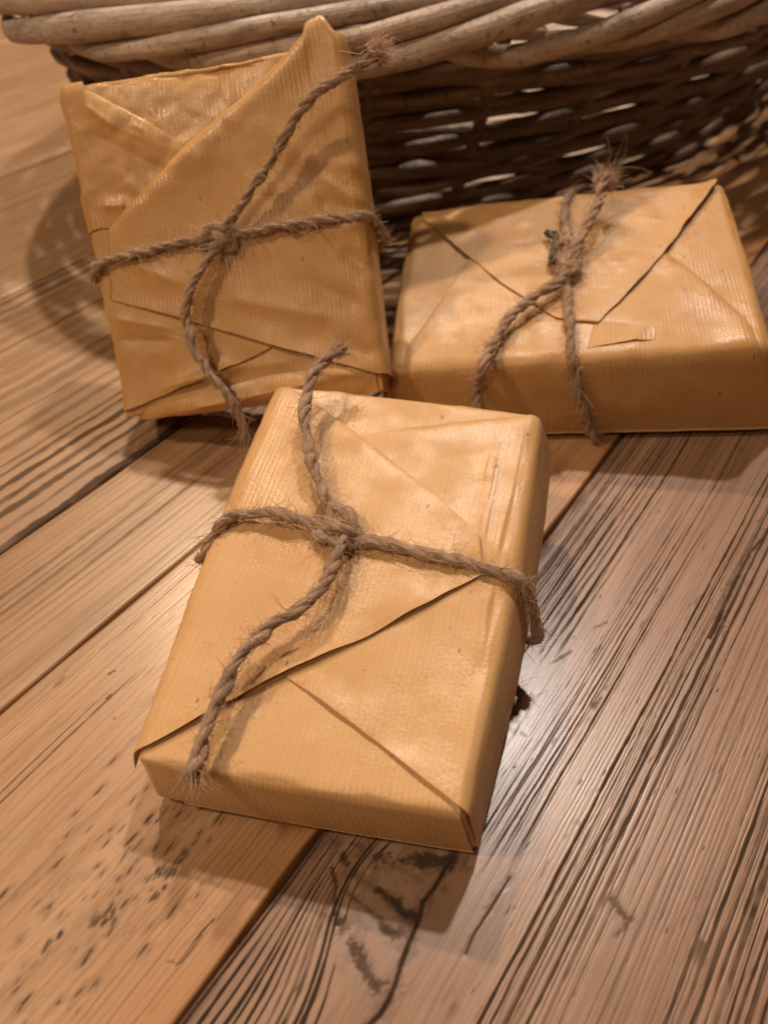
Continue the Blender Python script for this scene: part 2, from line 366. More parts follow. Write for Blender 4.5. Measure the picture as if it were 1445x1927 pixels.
def tube(P, rad, k=8, cap=True, base=0, uvu=0.0):
    """rings round a polyline: V, F, uv (v along, u around)"""
    P = np.asarray(P, float); T, N, B = frames(P)
    rad = np.broadcast_to(np.asarray(rad, float), (len(P),))
    an = np.linspace(0, 2 * np.pi, k, endpoint=False)
    V = P[:, None] + rad[:, None, None] * (np.cos(an)[None, :, None] * N[:, None] + np.sin(an)[None, :, None] * B[:, None])
    d = np.r_[0, np.cumsum(np.linalg.norm(np.diff(P, axis=0), axis=1))]
    uv = np.stack(np.broadcast_arrays((np.abs(an - np.pi) / np.pi)[None, :] + uvu, d[:, None]), -1).reshape(-1, 2)
    F = grid_faces(len(P), k, base, True)
    V = V.reshape(-1, 3)
    if cap:
        F.append(tuple(base + i for i in range(k))[::-1])
        F.append(tuple(base + (len(P) - 1) * k + i for i in range(k)))
    return V, F, uv

# ------------------------------------------------------------------ materials
def mat_paper(name, tint, seed, rough=0.42):
    t = NT(name)
    uv = t.uv(); x = t.xyz(uv)
    ob = t.obj()
    warp = t.noise(ob, 60, 2)
    s = t.add(x[0], t.mul(t.sub(warp, .5), .0012))
    # ribbed kraft: close lines along the length, uneven
    rib = t.noise(t.vec(t.mul(s, 1500), t.mul(x[1], 45), seed), 1, 2, .6)
    rib2 = t.noise(t.vec(t.mul(s, 520), t.mul(x[1], 12), seed + 3), 1, 1, .5)
    wave = t.m_('SINE', t.add(t.mul(s, 2 * math.pi / .00115), t.mul(rib2, 5.0)))
    cloud = t.noise(t.vec(x[0], x[1], seed), 70, 4, .6)
    blot = t.noise(t.vec(x[0], x[1], seed + 9), 28, 3, .55)
    fib = t.noise(t.vec(t.mul(x[0], 1.0), t.mul(x[1], 1.0), seed), 1350, 3, .7)
    ca = tuple(c * k for c, k in zip(tint, (1.0, 1.0, 1.0)))
    cb = tuple(c * k for c, k in zip(tint, (.84, .76, .62)))
    cc = tuple(c * k for c, k in zip(tint, (1.08, 1.12, 1.22)))
    col = t.mix(t.step(.35, .72, blot), ca, cb)
    col = t.mix(t.mul(t.step(.45, .75, cloud), .45), col, cc)
    col = t.mix(t.mul(t.step(.3, .75, rib), .20), col, cb)
    col = t.mix(t.mul(t.add(t.mul(wave, .5), .5), .26), col, cb)
    col = t.mix(t.mul(t.step(.48, .75, fib), .38), col, cc)
    col = t.mix(t.mul(t.n('ShaderNodeObjectInfo').outputs['Random'], .10), col, cc)
    # dark straw flecks, a few long
    vo = t.voro(t.vec(t.mul(x[0], 1.0), t.mul(x[1], .45), seed), 420)
    rnd = t.xyz(vo[1])[0]
    fl = t.mul(t.step(.16, .08, vo[0]), t.step(.90, .93, rnd))
    col = t.mix(t.mul(fl, .75), col, (.13, .07, .03))
    vo2 = t.voro(t.vec(t.mul(x[0], .5), t.mul(x[1], 1.3), seed + 4), 700)
    fl2 = t.mul(t.step(.2, .1, vo2[0]), t.step(.8, .84, t.xyz(vo2[1])[1]))
    col = t.mix(t.mul(fl2, .30), col, (.25, .13, .05))
    h = t.add(t.mul(wave, .10), t.add(t.mul(rib, .36), t.mul(fib, .60)))
    nb = t.bump(h, .42, .0004)
    crumple = t.noise(t.vec(x[0], x[1], seed + 2), 240, 4, .62, .8)
    nb = t.bump(crumple, .05, .0008, nb)
    gl = t.step(.40, .62, t.noise(t.vec(x[0], x[1], seed + 14), 55, 3, .6))
    ro = t.add(t.mul(fib, .20), t.add(t.mul(gl, .30), rough - .17))
    t.set(Base_Color=col, Roughness=ro, Normal=nb, Specular_IOR_Level=.48)
    return t.m

def mat_twine():
    t = NT('jute'); uv = t.uv(); x = t.xyz(uv); ob = t.obj()
    # fibres run along the ply at a slant
    a = t.add(t.mul(x[0], 7.0), t.mul(x[1], 900))
    f1 = t.noise(t.vec(t.mul(x[0], 16), t.mul(x[1], 260), 0), 1, 3, .65)
    f2 = t.noise(ob, 700, 3, .6)
    f3 = t.noise(ob, 90, 2, .5)
    col = t.ramp(f1, [(.25, (.17, .090, .052)), (.5, (.47, .300, .195)), (.75, (.74, .54, .40))])
    col = t.mix(t.mul(f2, .30), col, (.26, .15, .085))
    col = t.mix(t.step(.5, .75, f3), col, t.mix(.5, col, (.16, .09, .05)))
    nb = t.bump(t.add(t.mul(f1, .8), t.mul(f2, .4)), .9, .0006)
    return t.set(Base_Color=col, Roughness=.62, Normal=nb, Specular_IOR_Level=.4, Sheen_Weight=.15)
def mat_fibre(name, col):
    t = NT(name); f = t.noise(t.obj(), 150, 2)
    c = t.mix(f, tuple(v * .55 for v in col), tuple(min(1, v * 1.35) for v in col))
    return t.set(Base_Color=c, Roughness=.5)
def mat_willow(name, dark, mid, light, rough=.5, bloom=.5):
    t = NT(name); ob = t.obj(); uv = t.xyz(t.uv())
    rnd = t.n('ShaderNodeObjectInfo').outputs['Random']
    g = t.noise(t.vec(t.mul(uv[0], 3.0), t.mul(uv[1], 60), t.mul(rnd, 40)), 1, 4, .6)
    s = t.noise(t.vec(t.mul(uv[0], 14), t.mul(uv[1], 40), t.mul(rnd, 20)), 1, 3, .6)
    p = t.noise(ob, 420, 4, .62)
    col = t.ramp(g, [(.28, dark), (.5, mid), (.74, light)])
    col = t.mix(t.mul(t.step(.45, .7, s), .35), col, tuple(v * .55 for v in mid))
    col = t.mix(t.mul(t.step(.56, .68, p), .75), col, tuple(v * .5 for v in dark))
    col = t.mix(t.mul(t.step(.3, .9, rnd), .4), col, tuple(v * k for v, k in zip(mid, (.9, .72, .55))))
    nb = t.bump(t.add(t.mul(s, .6), p), .5, .0012)
    return t.set(Base_Color=col, Roughness=t.add(t.mul(p, .3), rough - .15), Normal=nb)

def mat_wood(name, cols, seed, rough=.38, orange=None, proc_lines=0.0, spacing=.0028):
    """planed old pine: x across the boards, y along them; grooves, cracks and worm specks come with the mesh as 'marks'"""
    t = NT(name); P = t.xyz(t.obj()); v, u = P[0], P[1]
    at = t.n('ShaderNodeAttribute'); at.attribute_name = 'marks'
    mk = t.xyz(at.outputs['Color'])
    wl = t.noise(t.vec(t.mul(v, 30), t.mul(u, 14), seed), 1, 2, .5)
    vw = t.add(v, t.mul(t.sub(wl, .5), .006))
    fine = t.noise(t.vec(t.mul(vw, 1500), t.mul(u, 60), seed), 1, 3, .65)
    med = t.noise(t.vec(t.mul(vw, 240), t.mul(u, 12), seed + 2), 1, 3, .6)
    tone = t.noise(t.vec(t.mul(vw, 55), t.mul(u, 9), seed + 3), 1, 3, .55)
    blot = t.noise(t.vec(t.mul(v, 75), t.mul(u, 50), seed + 6), 1, 4, .6)
    ca, cb, cc, cd = cols                    # base, darker grain, pale, groove
    col = t.mix(t.step(.34, .68, tone), ca, cc)
    col = t.mix(t.mul(t.step(.42, .72, med), .60), col, cb)
    col = t.mix(t.mul(t.step(.40, .75, fine), .42), col, cb)
    col = t.mix(t.mul(t.step(.5, .8, blot), .40), col, tuple(k * .60 for k in ca))
    if orange is not None:
        oc, o0, o1 = orange
        om = t.mul(t.step(o0, o1, t.add(v, t.mul(t.sub(blot, .5), .020))), .5)
        col = t.mix(om, col, oc)
    col = t.mix(t.mul(mk[2], .75), col, t.mix(blot, (.20, .115, .075), (.33, .215, .150)))
    col = t.mix(t.mul(mk[1], .85), col, tuple(k * .72 for k in cb))
    dark = mk[0]
    if proc_lines:
        ph = t.add(t.mul(vw, 2 * math.pi / spacing), t.mul(t.sub(med, .5), 14.0))
        ln = t.mul(t.step(.55, .95, t.m_('SINE', ph)), t.step(.46, .6, tone))
        dark = t.m_('MAXIMUM', dark, t.mul(ln, proc_lines))
    pore = t.mul(t.step(.62, .74, fine), .22)
    dk = t.m_('MAXIMUM', dark, pore)
    col = t.mix(t.mul(dk, .94), col, t.mix(blot, cd, tuple(k * 1.5 for k in cd)))
    micro = t.noise(t.vec(t.mul(v, 2300), t.mul(u, 420), seed), 1, 2, .6)
    h = t.add(t.mul(fine, .35), t.mul(micro, .25))
    nb = t.bump(h, .22, .00024)
    ro = t.add(rough - .07, t.add(t.mul(dark, .4), t.add(t.mul(blot, .10), t.mul(micro, .10))))
    return t.set(Base_Color=col, Roughness=ro, Normal=nb, Specular_IOR_Level=t.sub(.5, t.mul(dark, .46)), Coat_Weight=t.sub(.26, t.mul(dark, .26)), Coat_Roughness=.25)

# ------------------------------------------------------------------ the table of old boards
AZ = -R(34.5)
table = tag(empty('table_top', (0, 0, 0), AZ), 'table of worn old pine boards under the parcels and the basket', None, None, 'structure')
TAN = ((.44, .258, .140), (.275, .143, .071), (.51, .318, .190), (.042, .027, .020))
TAN2 = ((.37, .215, .112), (.23, .118, .056), (.44, .275, .162), (.050, .033, .024))
GREY = ((.300, .172, .107), (.190, .098, .058), (.360, .222, .147), (.020, .0125, .009))

def n1(x, seed):
    return vnoise(np.stack([x, x * 0 + .37, x * 0 + .71], 1), seed)
def n2(a, b, seed):
    return vnoise(np.stack([a.ravel(), b.ravel(), a.ravel() * 0 + .5], 1), seed).reshape(a.shape)
def ring_lines(Ug, Vw, lines, seed):
    """near-parallel growth-ring grooves at Vw = c; each (c, width, darkness, u0, u1), broken along its length"""
    out = np.zeros_like(Vw); u = Ug[:, 0]
    for k, (c, w_, s, u0, u1) in enumerate(lines):
        wob = (.00035 * n1(u * 35, seed + k) + .00012 * n1(u * 220, seed + k + 400))[:, None]
        wd = (w_ * (1 + .45 * n1(u * 90, seed + k + 100) + .30 * n1(u * 520, seed + k + 500)))[:, None]
        dash = np.clip(.95 + .85 * n1(u * 22, seed + k + 200) + .22 * n1(u * 420, seed + k + 300), 0, 1) * sstep(u0, u0 + .012, u) * sstep(u1, u1 - .012, u)
        sel = np.abs(Vw - c) < w_ * 3 + .0006
        d = np.abs(Vw - c - wob)
        val = np.clip(s * dash, 0, 1)[:, None] * sstep(wd * 1.1, wd * .62, d)
        out = np.where(sel, np.maximum(out, val), out)
    return out
def stroke(Ug, Vg, P, w_, s, rough, seed):
    P = np.array(P); d = np.full(Ug.shape, 9.0)
    for a_, b_ in zip(P[:-1], P[1:]):
        e = b_ - a_; L = e @ e + 1e-12
        t_ = np.clip(((Ug - a_[0]) * e[0] + (Vg - a_[1]) * e[1]) / L, 0, 1)
        d = np.minimum(d, np.hypot(Ug - a_[0] - t_ * e[0], Vg - a_[1] - t_ * e[1]))
    near = d < w_ * 3
    nz = np.zeros_like(d)
    if near.any():
        q = np.stack([Ug[near] * 420, Vg[near] * 900, Ug[near] * 0 + seed], 1)
        nz[near] = vnoise(q * np.array([.55, .42, 1]), 31) + .7 * vnoise(q * np.array([1.9, 1.1, 1]), 33) + .6 * vnoise(q * np.array([5.1, 2.6, 1]), 32)
    dd = d + nz * w_ * .42 * rough
    val = s * sstep(w_ * .66, w_ * .12, dd)
    return val * np.clip(1 - rough * .45 * np.clip(nz + .2, 0, 1), 0, 1)
def spot(out, Ug, Vg, cu, cv, lu, lv, s, tilt=0.0):
    i0, i1 = np.searchsorted(Ug[:, 0], [cu - lu * 2, cu + lu * 2]); j0, j1 = np.searchsorted(Vg[0], [cv - lv * 2 - lu * abs(tilt), cv + lv * 2 + lu * abs(tilt)])
    if i1 <= i0 or j1 <= j0: return
    a_, b_ = Ug[i0:i1, j0:j1] - cu, Vg[i0:i1, j0:j1] - cv
    b_ = b_ - tilt * a_
    r_ = np.hypot(a_ / lu, b_ / lv) + .35 * n2(a_ * 900 + cu * 5000, b_ * 2200, 8)
    out[i0:i1, j0:j1] = np.maximum(out[i0:i1, j0:j1], s * sstep(1.0, .35, r_))

def plank(v0, v1, mat, usteps, vstep, field=None, i=0, vfine=None):
    g = .00038
    ed0 = [v0 + g, v0 + g, v0 + g + .00025, v0 + g + .0007]; ed1 = [v1 - g - .0007, v1 - g - .00025, v1 - g, v1 - g]
    zz = [-TH, -.0006, -.00012, 0]
    vf = v1 if vfine is None else vfine
    vin = np.arange(v0 + g + .0007 + vstep, min(vf, v1 - g - .0007 - vstep * .5), vstep)
    if vfine is not None: vin = np.r_[vin, np.arange(vfine + .0006, v1 - .002, .0009)]
    vs = np.r_[ed0, vin, ed1]; z0 = np.r_[zz, np.zeros(len(vin)), zz[::-1]]
    us = np.unique(np.round(np.concatenate([np.arange(a_, b_, s_) for a_, b_, s_ in usteps] + [[usteps[-1][1]]]), 6))
    Ug, Vg = np.meshgrid(us, vs, indexing='ij')
    dark = np.zeros_like(Ug); brown = np.zeros_like(Ug); tint = np.zeros_like(Ug)
    if field is not None: dark, brown, tint = field(Ug, Vg)
    Z = np.broadcast_to(z0, Ug.shape) - .00003 * dark * (z0 > -.0003) - .00004 * brown
    edge = (np.minimum(Vg - v0, v1 - Vg) < .004)
    X = Vg + np.where(edge, .00022 * np.sin(Ug * 47 + i) + .00016 * np.sin(Ug * 131 + 3 * i), 0) * np.clip(1 - (np.minimum(Vg - v0, v1 - Vg)) / .004, 0, 1)
    n, m = Ug.shape
    co = np.stack([X, Ug, Z], -1).reshape(-1, 3).astype(np.float32)
    idx = np.arange(n * m).reshape(n, m)
    q = np.stack([idx[:-1, :-1], idx[:-1, 1:], idx[1:, 1:], idx[1:, :-1]], -1).reshape(-1, 4).astype(np.int32)
    me = bpy.data.meshes.new('plank')
    me.vertices.add(len(co)); me.vertices.foreach_set('co', co.ravel())
    me.loops.add(q.size); me.loops.foreach_set('vertex_index', q.ravel())
    me.polygons.add(len(q)); me.polygons.foreach_set('loop_start', np.arange(0, q.size, 4, dtype=np.int32))
    me.update(calc_edges=True); me.validate()
    ca = me.color_attributes.new('marks', 'FLOAT_COLOR', 'POINT')
    ca.data.foreach_set('color', np.stack([dark, brown, tint, np.ones_like(dark)], -1).astype(np.float32).ravel())
    return link('plank', me, mat, table)

def field_right(Ug, Vg):
    bend = np.exp(-((Ug - .046) / .017) ** 2) * sstep(-.0465, -.034, Vg) * sstep(-.022, -.030, Vg)
    Vw = Vg + .0085 * bend + .0005 * n2(Ug * 18, Vg * 60, 3)
    r = random.Random(5); L = []
    c = -.0440
    while c < -.0262:
        L.append((c, r.uniform(.00026, .00042), 1.25, -.2, r.uniform(.048, .062))); c += r.uniform(.0011, .0018)
    for c in (-.0212, -.0203, -.0196, -.0187, -.0178, -.0169, -.0163, -.0155, -.0147, -.0139): L.append((c, r.uniform(.00013, .00024), r.uniform(.6, 1), .052 + r.uniform(0, .006), r.uniform(.12, .25)))
    for c in np.arange(-.0074, .0028, .0016): L.append((c + r.uniform(-.0003, .0003), r.uniform(.00020, .00036), r.uniform(.8, 1), r.uniform(-.2, .03), r.uniform(.3, .9)))
    for c in np.arange(.0045, .0150, .0013): L.append((c + r.uniform(-.0004, .0004), r.uniform(.00014, .00024), r.uniform(.25, .5), r.uniform(.0, .08), r.uniform(.12, .3)))
    for c in np.arange(.0158, .0330, .0015): L.append((c + r.uniform(-.0004, .0004), r.uniform(.00020, .00048), r.uniform(.75, 1), -.3, r.uniform(.2, .9)))
    for c in np.arange(-.0445, -.0270, .0015): L.append((c + r.uniform(-.0004, .0004), r.uniform(.00018, .00034), r.uniform(.6, 1), r.uniform(.095, .115), r.uniform(.2, .6)))
    for c in np.arange(-.0265, .0, .0021): L.append((c, r.uniform(.00012, .00022), r.uniform(.3, .6), r.uniform(.11, .16), r.uniform(.2, .5)))
    for c in np.arange(.035, .075, .0022): L.append((c, r.uniform(.0002, .0004), r.uniform(.4, .9), -.3, 1.2))
    for c0, c1, st in ((-.0074, .0030, .00095), (.0158, .0335, .0009), (-.0445, -.0270, .0010)):      # hair-fine dark lines between the deep ones
        for c in np.arange(c0, c1, st): L.append((c + r.uniform(-.0003, .0003), r.uniform(.00008, .00014), r.uniform(.5, 1), r.uniform(-.2, .1) if c0 > -.04 else r.uniform(.095, .12), r.uniform(.12, .5)))
    dark = ring_lines(Ug, Vw, L, 50)
    L2 = [(c, .00020, r.uniform(.12, .38), r.uniform(-.2, .1), r.uniform(.1, .5)) for c in np.arange(-.026, .036, .00085)]
    brown = ring_lines(Ug, Vw, L2, 900)
    # bark-grey wane along the seam
    sw = sstep(-.0425, -.0445, Vg + .0009 * n2(Ug * 160, Vg * 200, 5)) * np.clip(.55 + .6 * n2(Ug * 240, Vg * 700, 6), 0, 1) * .8
    dark = np.maximum(dark, sw)
    kn = np.hypot((Ug - .0435) / .0165, (Vg + .0265) / .0080) + .25 * n2(Ug * 150, Vg * 260, 7)
    tint = sstep(1.1, .75, kn)
    inside = sstep(.95, .75, kn)
    dark = dark * (1 - .9 * inside); brown = brown * (1 - .6 * inside)
    for k, (P, w_, s, ro) in enumerate(MARKS['right']): dark = np.maximum(dark, stroke(Ug, Vg, P, w_, s, ro, k)); brown = np.maximum(brown, stroke(Ug, Vg, P, w_ * 2.4, s * .8, 1.0, k + 90))
    # dirt smudges lying over the heavy grain
    sm = sstep(.35, .8, n2(Ug * 60, Vg * 240, 14)) * sstep(.1, .6, n2(Ug * 500, Vg * 1100, 15)) * .8 * (sstep(.012, .018, Vg) + sstep(-.022, -.016, Vg) * sstep(-.004, -.010, Vg))
    dark = np.maximum(dark, np.clip(sm, 0, 1))
    for _ in range(260): spot(dark, Ug, Vg, r.uniform(.0, .2), r.uniform(-.045, .034), r.uniform(.0006, .0030), r.uniform(.00008, .00018), r.uniform(.25, .85), r.uniform(-.03, .03))
    for _ in range(70): spot(dark, Ug, Vg, r.uniform(.02, .2), r.uniform(-.03, .03), r.uniform(.0004, .0014), r.uniform(.00012, .0004), r.uniform(.3, .8))
    return dark, brown, tint
def field_left(Ug, Vg):
    r = random.Random(9)
    Vw = Vg + .0010 * n2(Ug * 14, Vg * 40, 21) + .0003 * n2(Ug * 60, Vg * 90, 22)
    L2 = [(c, r.uniform(.00014, .00026), r.uniform(.35, .85), r.uniform(-.3, .05), r.uniform(.06, .4)) for c in np.arange(-.0600, -.046, .00115)]
    L2 += [(c, r.uniform(.00014, .00030), r.uniform(.15, .55), r.uniform(-.3, .1), r.uniform(.06, .4)) for c in np.arange(-.112, -.060, .0016)]
    brown = ring_lines(Ug, Vw, L2, 1300)
    L1 = [(-.0975, .00022, .8, -.3, .055), (-.0990, .0002, .7, -.3, .05), (-.1080, .0002, .35, -.1, .3), (-.0852, .00018, .5, .045, .085), (-.0903, .00018, .45, .04, .095)]
    dark = ring_lines(Ug, Vw, L1, 1500)
    for _ in range(230):
        cu, cv = r.gauss(.018, .0135), r.gauss(-.0690, .0075)
        if cv > -.0555 or cv < -.092: continue
        k = r.random() ** 2.2
        spot(brown, Ug, Vg, cu, cv, .0012 + .002 * k, .0005 + .0006 * k, .5 * k + .1)
        spot(dark, Ug, Vg, cu, cv, .0005 + .0012 * r.random() + .0004 * k, .00014 + .00032 * r.random(), .16 + .78 * k, r.uniform(-.25, .05))
    for cu, cv in ((.0150, -.0655), (.0168, -.0658), (.0243, -.0640), (.0262, -.0628), (.0228, -.0615), (.0295, -.0632), (.0072, -.0700), (.0135, -.0668)):
        for _ in range(4): spot(dark, Ug, Vg, cu + r.gauss(0, .0009), cv + r.gauss(0, .0005), r.uniform(.0007, .0016), r.uniform(.0003, .0006), r.uniform(.6, .95), r.uniform(-.3, .1))
    for _ in range(500): spot(brown, Ug, Vg, r.uniform(-.02, .15), r.uniform(-.112, -.047), r.uniform(.0008, .0040), r.uniform(.0001, .0002), r.uniform(.3, .9), r.uniform(-.03, .03))
    for k, (P, w_, s, ro) in enumerate(MARKS['left']): dark = np.maximum(dark, stroke(Ug, Vg, P, w_, s, ro, 60 + k))
    return dark, brown, np.zeros_like(dark)
def field_narrow(Ug, Vg):
    r = random.Random(13)
    L2 = [(c, r.uniform(.0002, .0005), r.uniform(.3, .8), r.uniform(-.3, .1), r.uniform(.1, .4)) for c in np.arange(-.149, -.114, .0021)]
    brown = ring_lines(Ug, Vg + .0012 * n2(Ug * 12, Vg * 40, 41), L2, 1700)
    dark = ring_lines(Ug, Vg + .0006 * n2(Ug * 20, Vg * 40, 42), [(-.1385, .0007, .75, -.3, .2), (-.1345, .0004, .5, .02, .15), (-.1300, .0006, .5, .04, .12)], 1800)
    return dark, brown, np.zeros_like(dark)
def field_old(Ug, Vg):
    r = random.Random(17)
    Vw = Vg + .0012 * n2(Ug * 16, Vg * 30, 51) + .0006 * n2(Ug * 150, Vg * 60, 52)
    dark = ring_lines(Ug, Vw, [(-.1512, .0012, .95, -.3, .9), (-.1560, .0008, .6, -.3, .9), (-.1605, .0011, .85, -.3, .9), (-.1648, .0010, .8, -.3, .9), (-.1692, .0011, .9, -.3, .9), (-.1735, .0008, .75, -.3, .9), (-.1768, .0006, .6, -.3, .9), (-.2495, .0018, .8, .12, .2), (-.2440, .0012, .6, .1, .17)], 1900)
    brown = ring_lines(Ug, Vw, [(c, r.uniform(.0006, .0022), r.uniform(.4, .9), r.uniform(-.3, .1), r.uniform(.15, .6)) for c in np.arange(-.245, -.18, .0052)], 2000)
    return dark, brown, sstep(-.166, -.156, Vg) * .5

wood_right = mat_wood('board_grey', GREY, 3.0, rough=.33)
wood_tan = mat_wood('board_tan', TAN, 11.0, orange=((.46, .215, .080), -.068, -.046), rough=.34)
wood_tan2 = mat_wood('board_tan_plain', TAN2, 23.0)
wood_old = mat_wood('board_weathered', TAN2, 31.0)
wood_far = mat_wood('board_far', TAN2, 47.0, proc_lines=.6)
TH = .012; U0, U1 = -.35, 1.15
coarse = [(U0, U1, .02)]
plank(-.0455, .075, wood_right, [(U0, -.02, .02), (-.02, .0, .002), (.0, .20, .00048), (.20, .36, .0014), (.36, U1, .01)], .00011, field_right, 1, .034)
plank(-.113, -.0455, wood_tan, [(U0, -.03, .02), (-.03, .15, .00042), (.15, .36, .002), (.36, U1, .02)], .00015, field_left, 2)
plank(-.150, -.113, wood_tan2, [(U0, 0, .02), (.0, .36, .0012), (.36, U1, .02)], .0003, field_narrow, 3)
plank(-.253, -.150, wood_old, [(U0, .02, .02), (.02, .36, .0012), (.36, U1, .01)], .0004, field_old, 4)
for k, (a_, b_, mt) in enumerate([(-.80, -.66, wood_far), (-.66, -.53, wood_tan2), (-.53, -.44, wood_far), (-.44, -.345, wood_tan2), (-.345, -.253, wood_far), (.075, .17, wood_far), (.17, .28, wood_tan2), (.28, .42, wood_far)]):
    plank(a_, b_, mt, coarse, .01, None, 5 + k)
bt = NT('table_underside'); bt.set(Base_Color=(.02, .014, .01), Roughness=.9)
Vb = [(-.80, U0, -.006), (.42, U0, -.006), (.42, U1, -.006), (-.80, U1, -.006)]
link('batten', mesh('batten', Vb + [(x, y, -.03) for x, y, _ in Vb], [(0, 1, 2, 3), (7, 6, 5, 4), (0, 4, 5, 1), (1, 5, 6, 2), (2, 6, 7, 3), (3, 7, 4, 0)]), bt.m, table, smooth=False)

# ------------------------------------------------------------------ parcels
PAPER = {'P1': mat_paper('kraft_paper', (.62, .376, .176), 1.0, .37), 'P2': mat_paper('waxed_kraft_paper', (.60, .340, .132), 5.0, .36), 'P3': mat_paper('kraft_paper_ribbed', (.56, .328, .142), 9.0, .38)}
JUTE = mat_twine()
FUZZ = mat_fibre('jute_fibre', (.56, .37, .24))

def paper_body(wp, mat, root):
    a, b, c, r = wp.a, wp.b, wp.c, wp.r
    H = np.array([a, b, c])
    def axis(h, n):
        k = np.tan(np.linspace(0, np.pi / 4, 7)[1:])
        inner = np.linspace(-(h - r), h - r, n)
        return np.r_[-(h - r) - (k * r)[::-1], inner, (h - r) + k * r]
    ax = [axis(a, 110), axis(b, 130), axis(c, 26)]
    V, F, UV = [], [], []; base = 0
    for d in range(3):
        for sg in (-1, 1):
            e, f = [(1, 2), (2, 0), (0, 1)][d]
            E, G = np.meshgrid(ax[e], ax[f], indexing='ij')
            p = np.zeros((E.size, 3)); p[:, e] = E.ravel(); p[:, f] = G.ravel(); p[:, d] = sg * H[d]
            q = np.clip(p, -(H - r), H - r); n = p - q; n /= np.linalg.norm(n, axis=1, keepdims=True)
            m = q + n * r
            V.append(wp.world(m + n * wp.disp(m, n)[:, None]))
            if d == 2: uv = m[:, :2]
            elif d == 1: uv = np.stack([m[:, 0], sg * (b + c - m[:, 2])], 1)
            else: uv = np.stack([sg * (a + c - m[:, 2]), m[:, 1]], 1)
            UV.append(uv)
            g = grid_faces(len(ax[e]), len(ax[f]), base)
            F += g if sg > 0 else [x[::-1] for x in g]
            base += E.size
    me = mesh('wrapping', np.vstack(V), F, np.vstack(UV))
    import bmesh
    bm = bmesh.new(); bm.from_mesh(me); bmesh.ops.remove_doubles(bm, verts=bm.verts, dist=2e-6)
    bm.to_mesh(me); bm.free()
    return link('wrapping', me, mat, root)

def poly_at(P, n):
    P = np.asarray(P, float)
    d = np.r_[0, np.cumsum(np.linalg.norm(np.diff(P, axis=0), axis=1))]
    s = np.linspace(0, d[-1], n)
    return np.stack([np.interp(s, d, P[:, k]) for k in range(2)], 1)

def flap(wp, name, A, B, off, mat, root, axes='x', hinge=None, liftA=0, liftB=0, tip=0, rollA=0, rollB=0, n=90, m=70, seed=0, uvrot=0, thick=.00016):
    """one folded sheet of paper between its two edges A and B (each from the fold to the tip), lying off above the parcel"""
    A, B = np.array(A, float), np.array(B, float)
    if hinge is not None:
        A = np.vstack([hinge[0], A]); B = np.vstack([hinge[1], B])
    PA, PB = poly_at(A, n), poly_at(B, n)
    v = np.linspace(0, 1, m); v = .5 - .5 * np.cos(np.pi * v) * (1 - .25 * np.sin(np.pi * v) ** 2)
    u = np.linspace(0, 1, n)
    G = PA[:, None] * (1 - v)[None, :, None] + PB[:, None] * v[None, :, None]
    s, t = G[..., 0].ravel(), G[..., 1].ravel()
    wob = np.stack([vnoise(np.stack([s * 220, t * 220, s * 0 + seed], 1), 71), vnoise(np.stack([s * 220, t * 220, s * 0 + seed], 1), 72)], 1) * .00016
    s, t = s + wob[:, 0], t + wob[:, 1]
    wid = np.linalg.norm(PB - PA, axis=1)[:, None]
    dA = (wid * v[None, :]).ravel(); dB = (wid * (1 - v)[None, :]).ravel()
    L = np.linalg.norm(np.diff(PA, axis=0), axis=1).sum()
    dT = np.broadcast_to(((1 - u) * L)[:, None], (n, m)).ravel()
    ed = np.broadcast_to(u[:, None], (n, m)).ravel()
    nz = .65 + .6 * vnoise(np.stack([s * 120, t * 120, s * 0 + seed + 3], 1), 73)
    hold = np.clip(np.sin(np.pi * np.clip(ed * 1.02, 0, 1)) * 1.35, .12, 1)
    lift = (liftA * np.exp(-(dA / .0042) ** 1.6) + liftB * np.exp(-(dB / .0042) ** 1.6)) * nz * hold + tip * np.exp(-(dT / .004) ** 2)
    prof = lambda x: (x / .0030) * np.exp(1 - x / .0030)
    lift = lift + (rollA * prof(dA) + rollB * prof(dB)) * hold * (.8 + .3 * nz)
    o = off + lift
    if axes == 'x': q = (s, np.zeros_like(s)); mm, nn = wp.roll(*q); mm[:, 1] = t
    elif axes == 'y': q = (np.zeros_like(t), t); mm, nn = wp.roll(*q); mm[:, 0] = s
    else: mm, nn = wp.roll(s, t)
    dd = wp.disp(np.clip(mm, [-wp.a, -wp.b, -wp.c], [wp.a, wp.b, wp.c]), nn)
    top = wp.world(mm + nn * (dd + o)[:, None]); bot = wp.world(mm + nn * (dd + o - thick)[:, None])
    V = np.vstack([top, bot]); N = n * m
    F = grid_faces(n, m); F = F + [tuple(x + N for x in f[::-1]) for f in F]
    ring = [i * m for i in range(n)] + [(n - 1) * m + j for j in range(1, m)] + [i * m + m - 1 for i in range(n - 2, -1, -1)] + [j for j in range(m - 2, 0, -1)]
    for k in range(len(ring)):
        p, q2 = ring[k], ring[(k + 1) % len(ring)]
        F.append((p, p + N, q2 + N, q2))
    uv = np.stack([s, t], 1)
    if uvrot: ca, sa = math.cos(uvrot), math.sin(uvrot); uv = uv @ np.array([[ca, sa], [-sa, ca]])
    uv = uv + seed * .013
    me = mesh(name, V, F, np.vstack([uv, uv]))
    # keep face winding outward
    nrm = np.array(me.polygons[len(F) // 4].normal); c0 = np.array(me.polygons[len(F) // 4].center)
    ctr = wp.world(np.zeros((1, 3)))[0]
    if nrm @ (c0 - ctr) < 0: me.flip_normals()
    o_ = link(name, me, mat, root)
    me.polygons.foreach_set('use_smooth', [i < 2 * (n - 1) * (m - 1) for i in range(len(F))])
    return o_

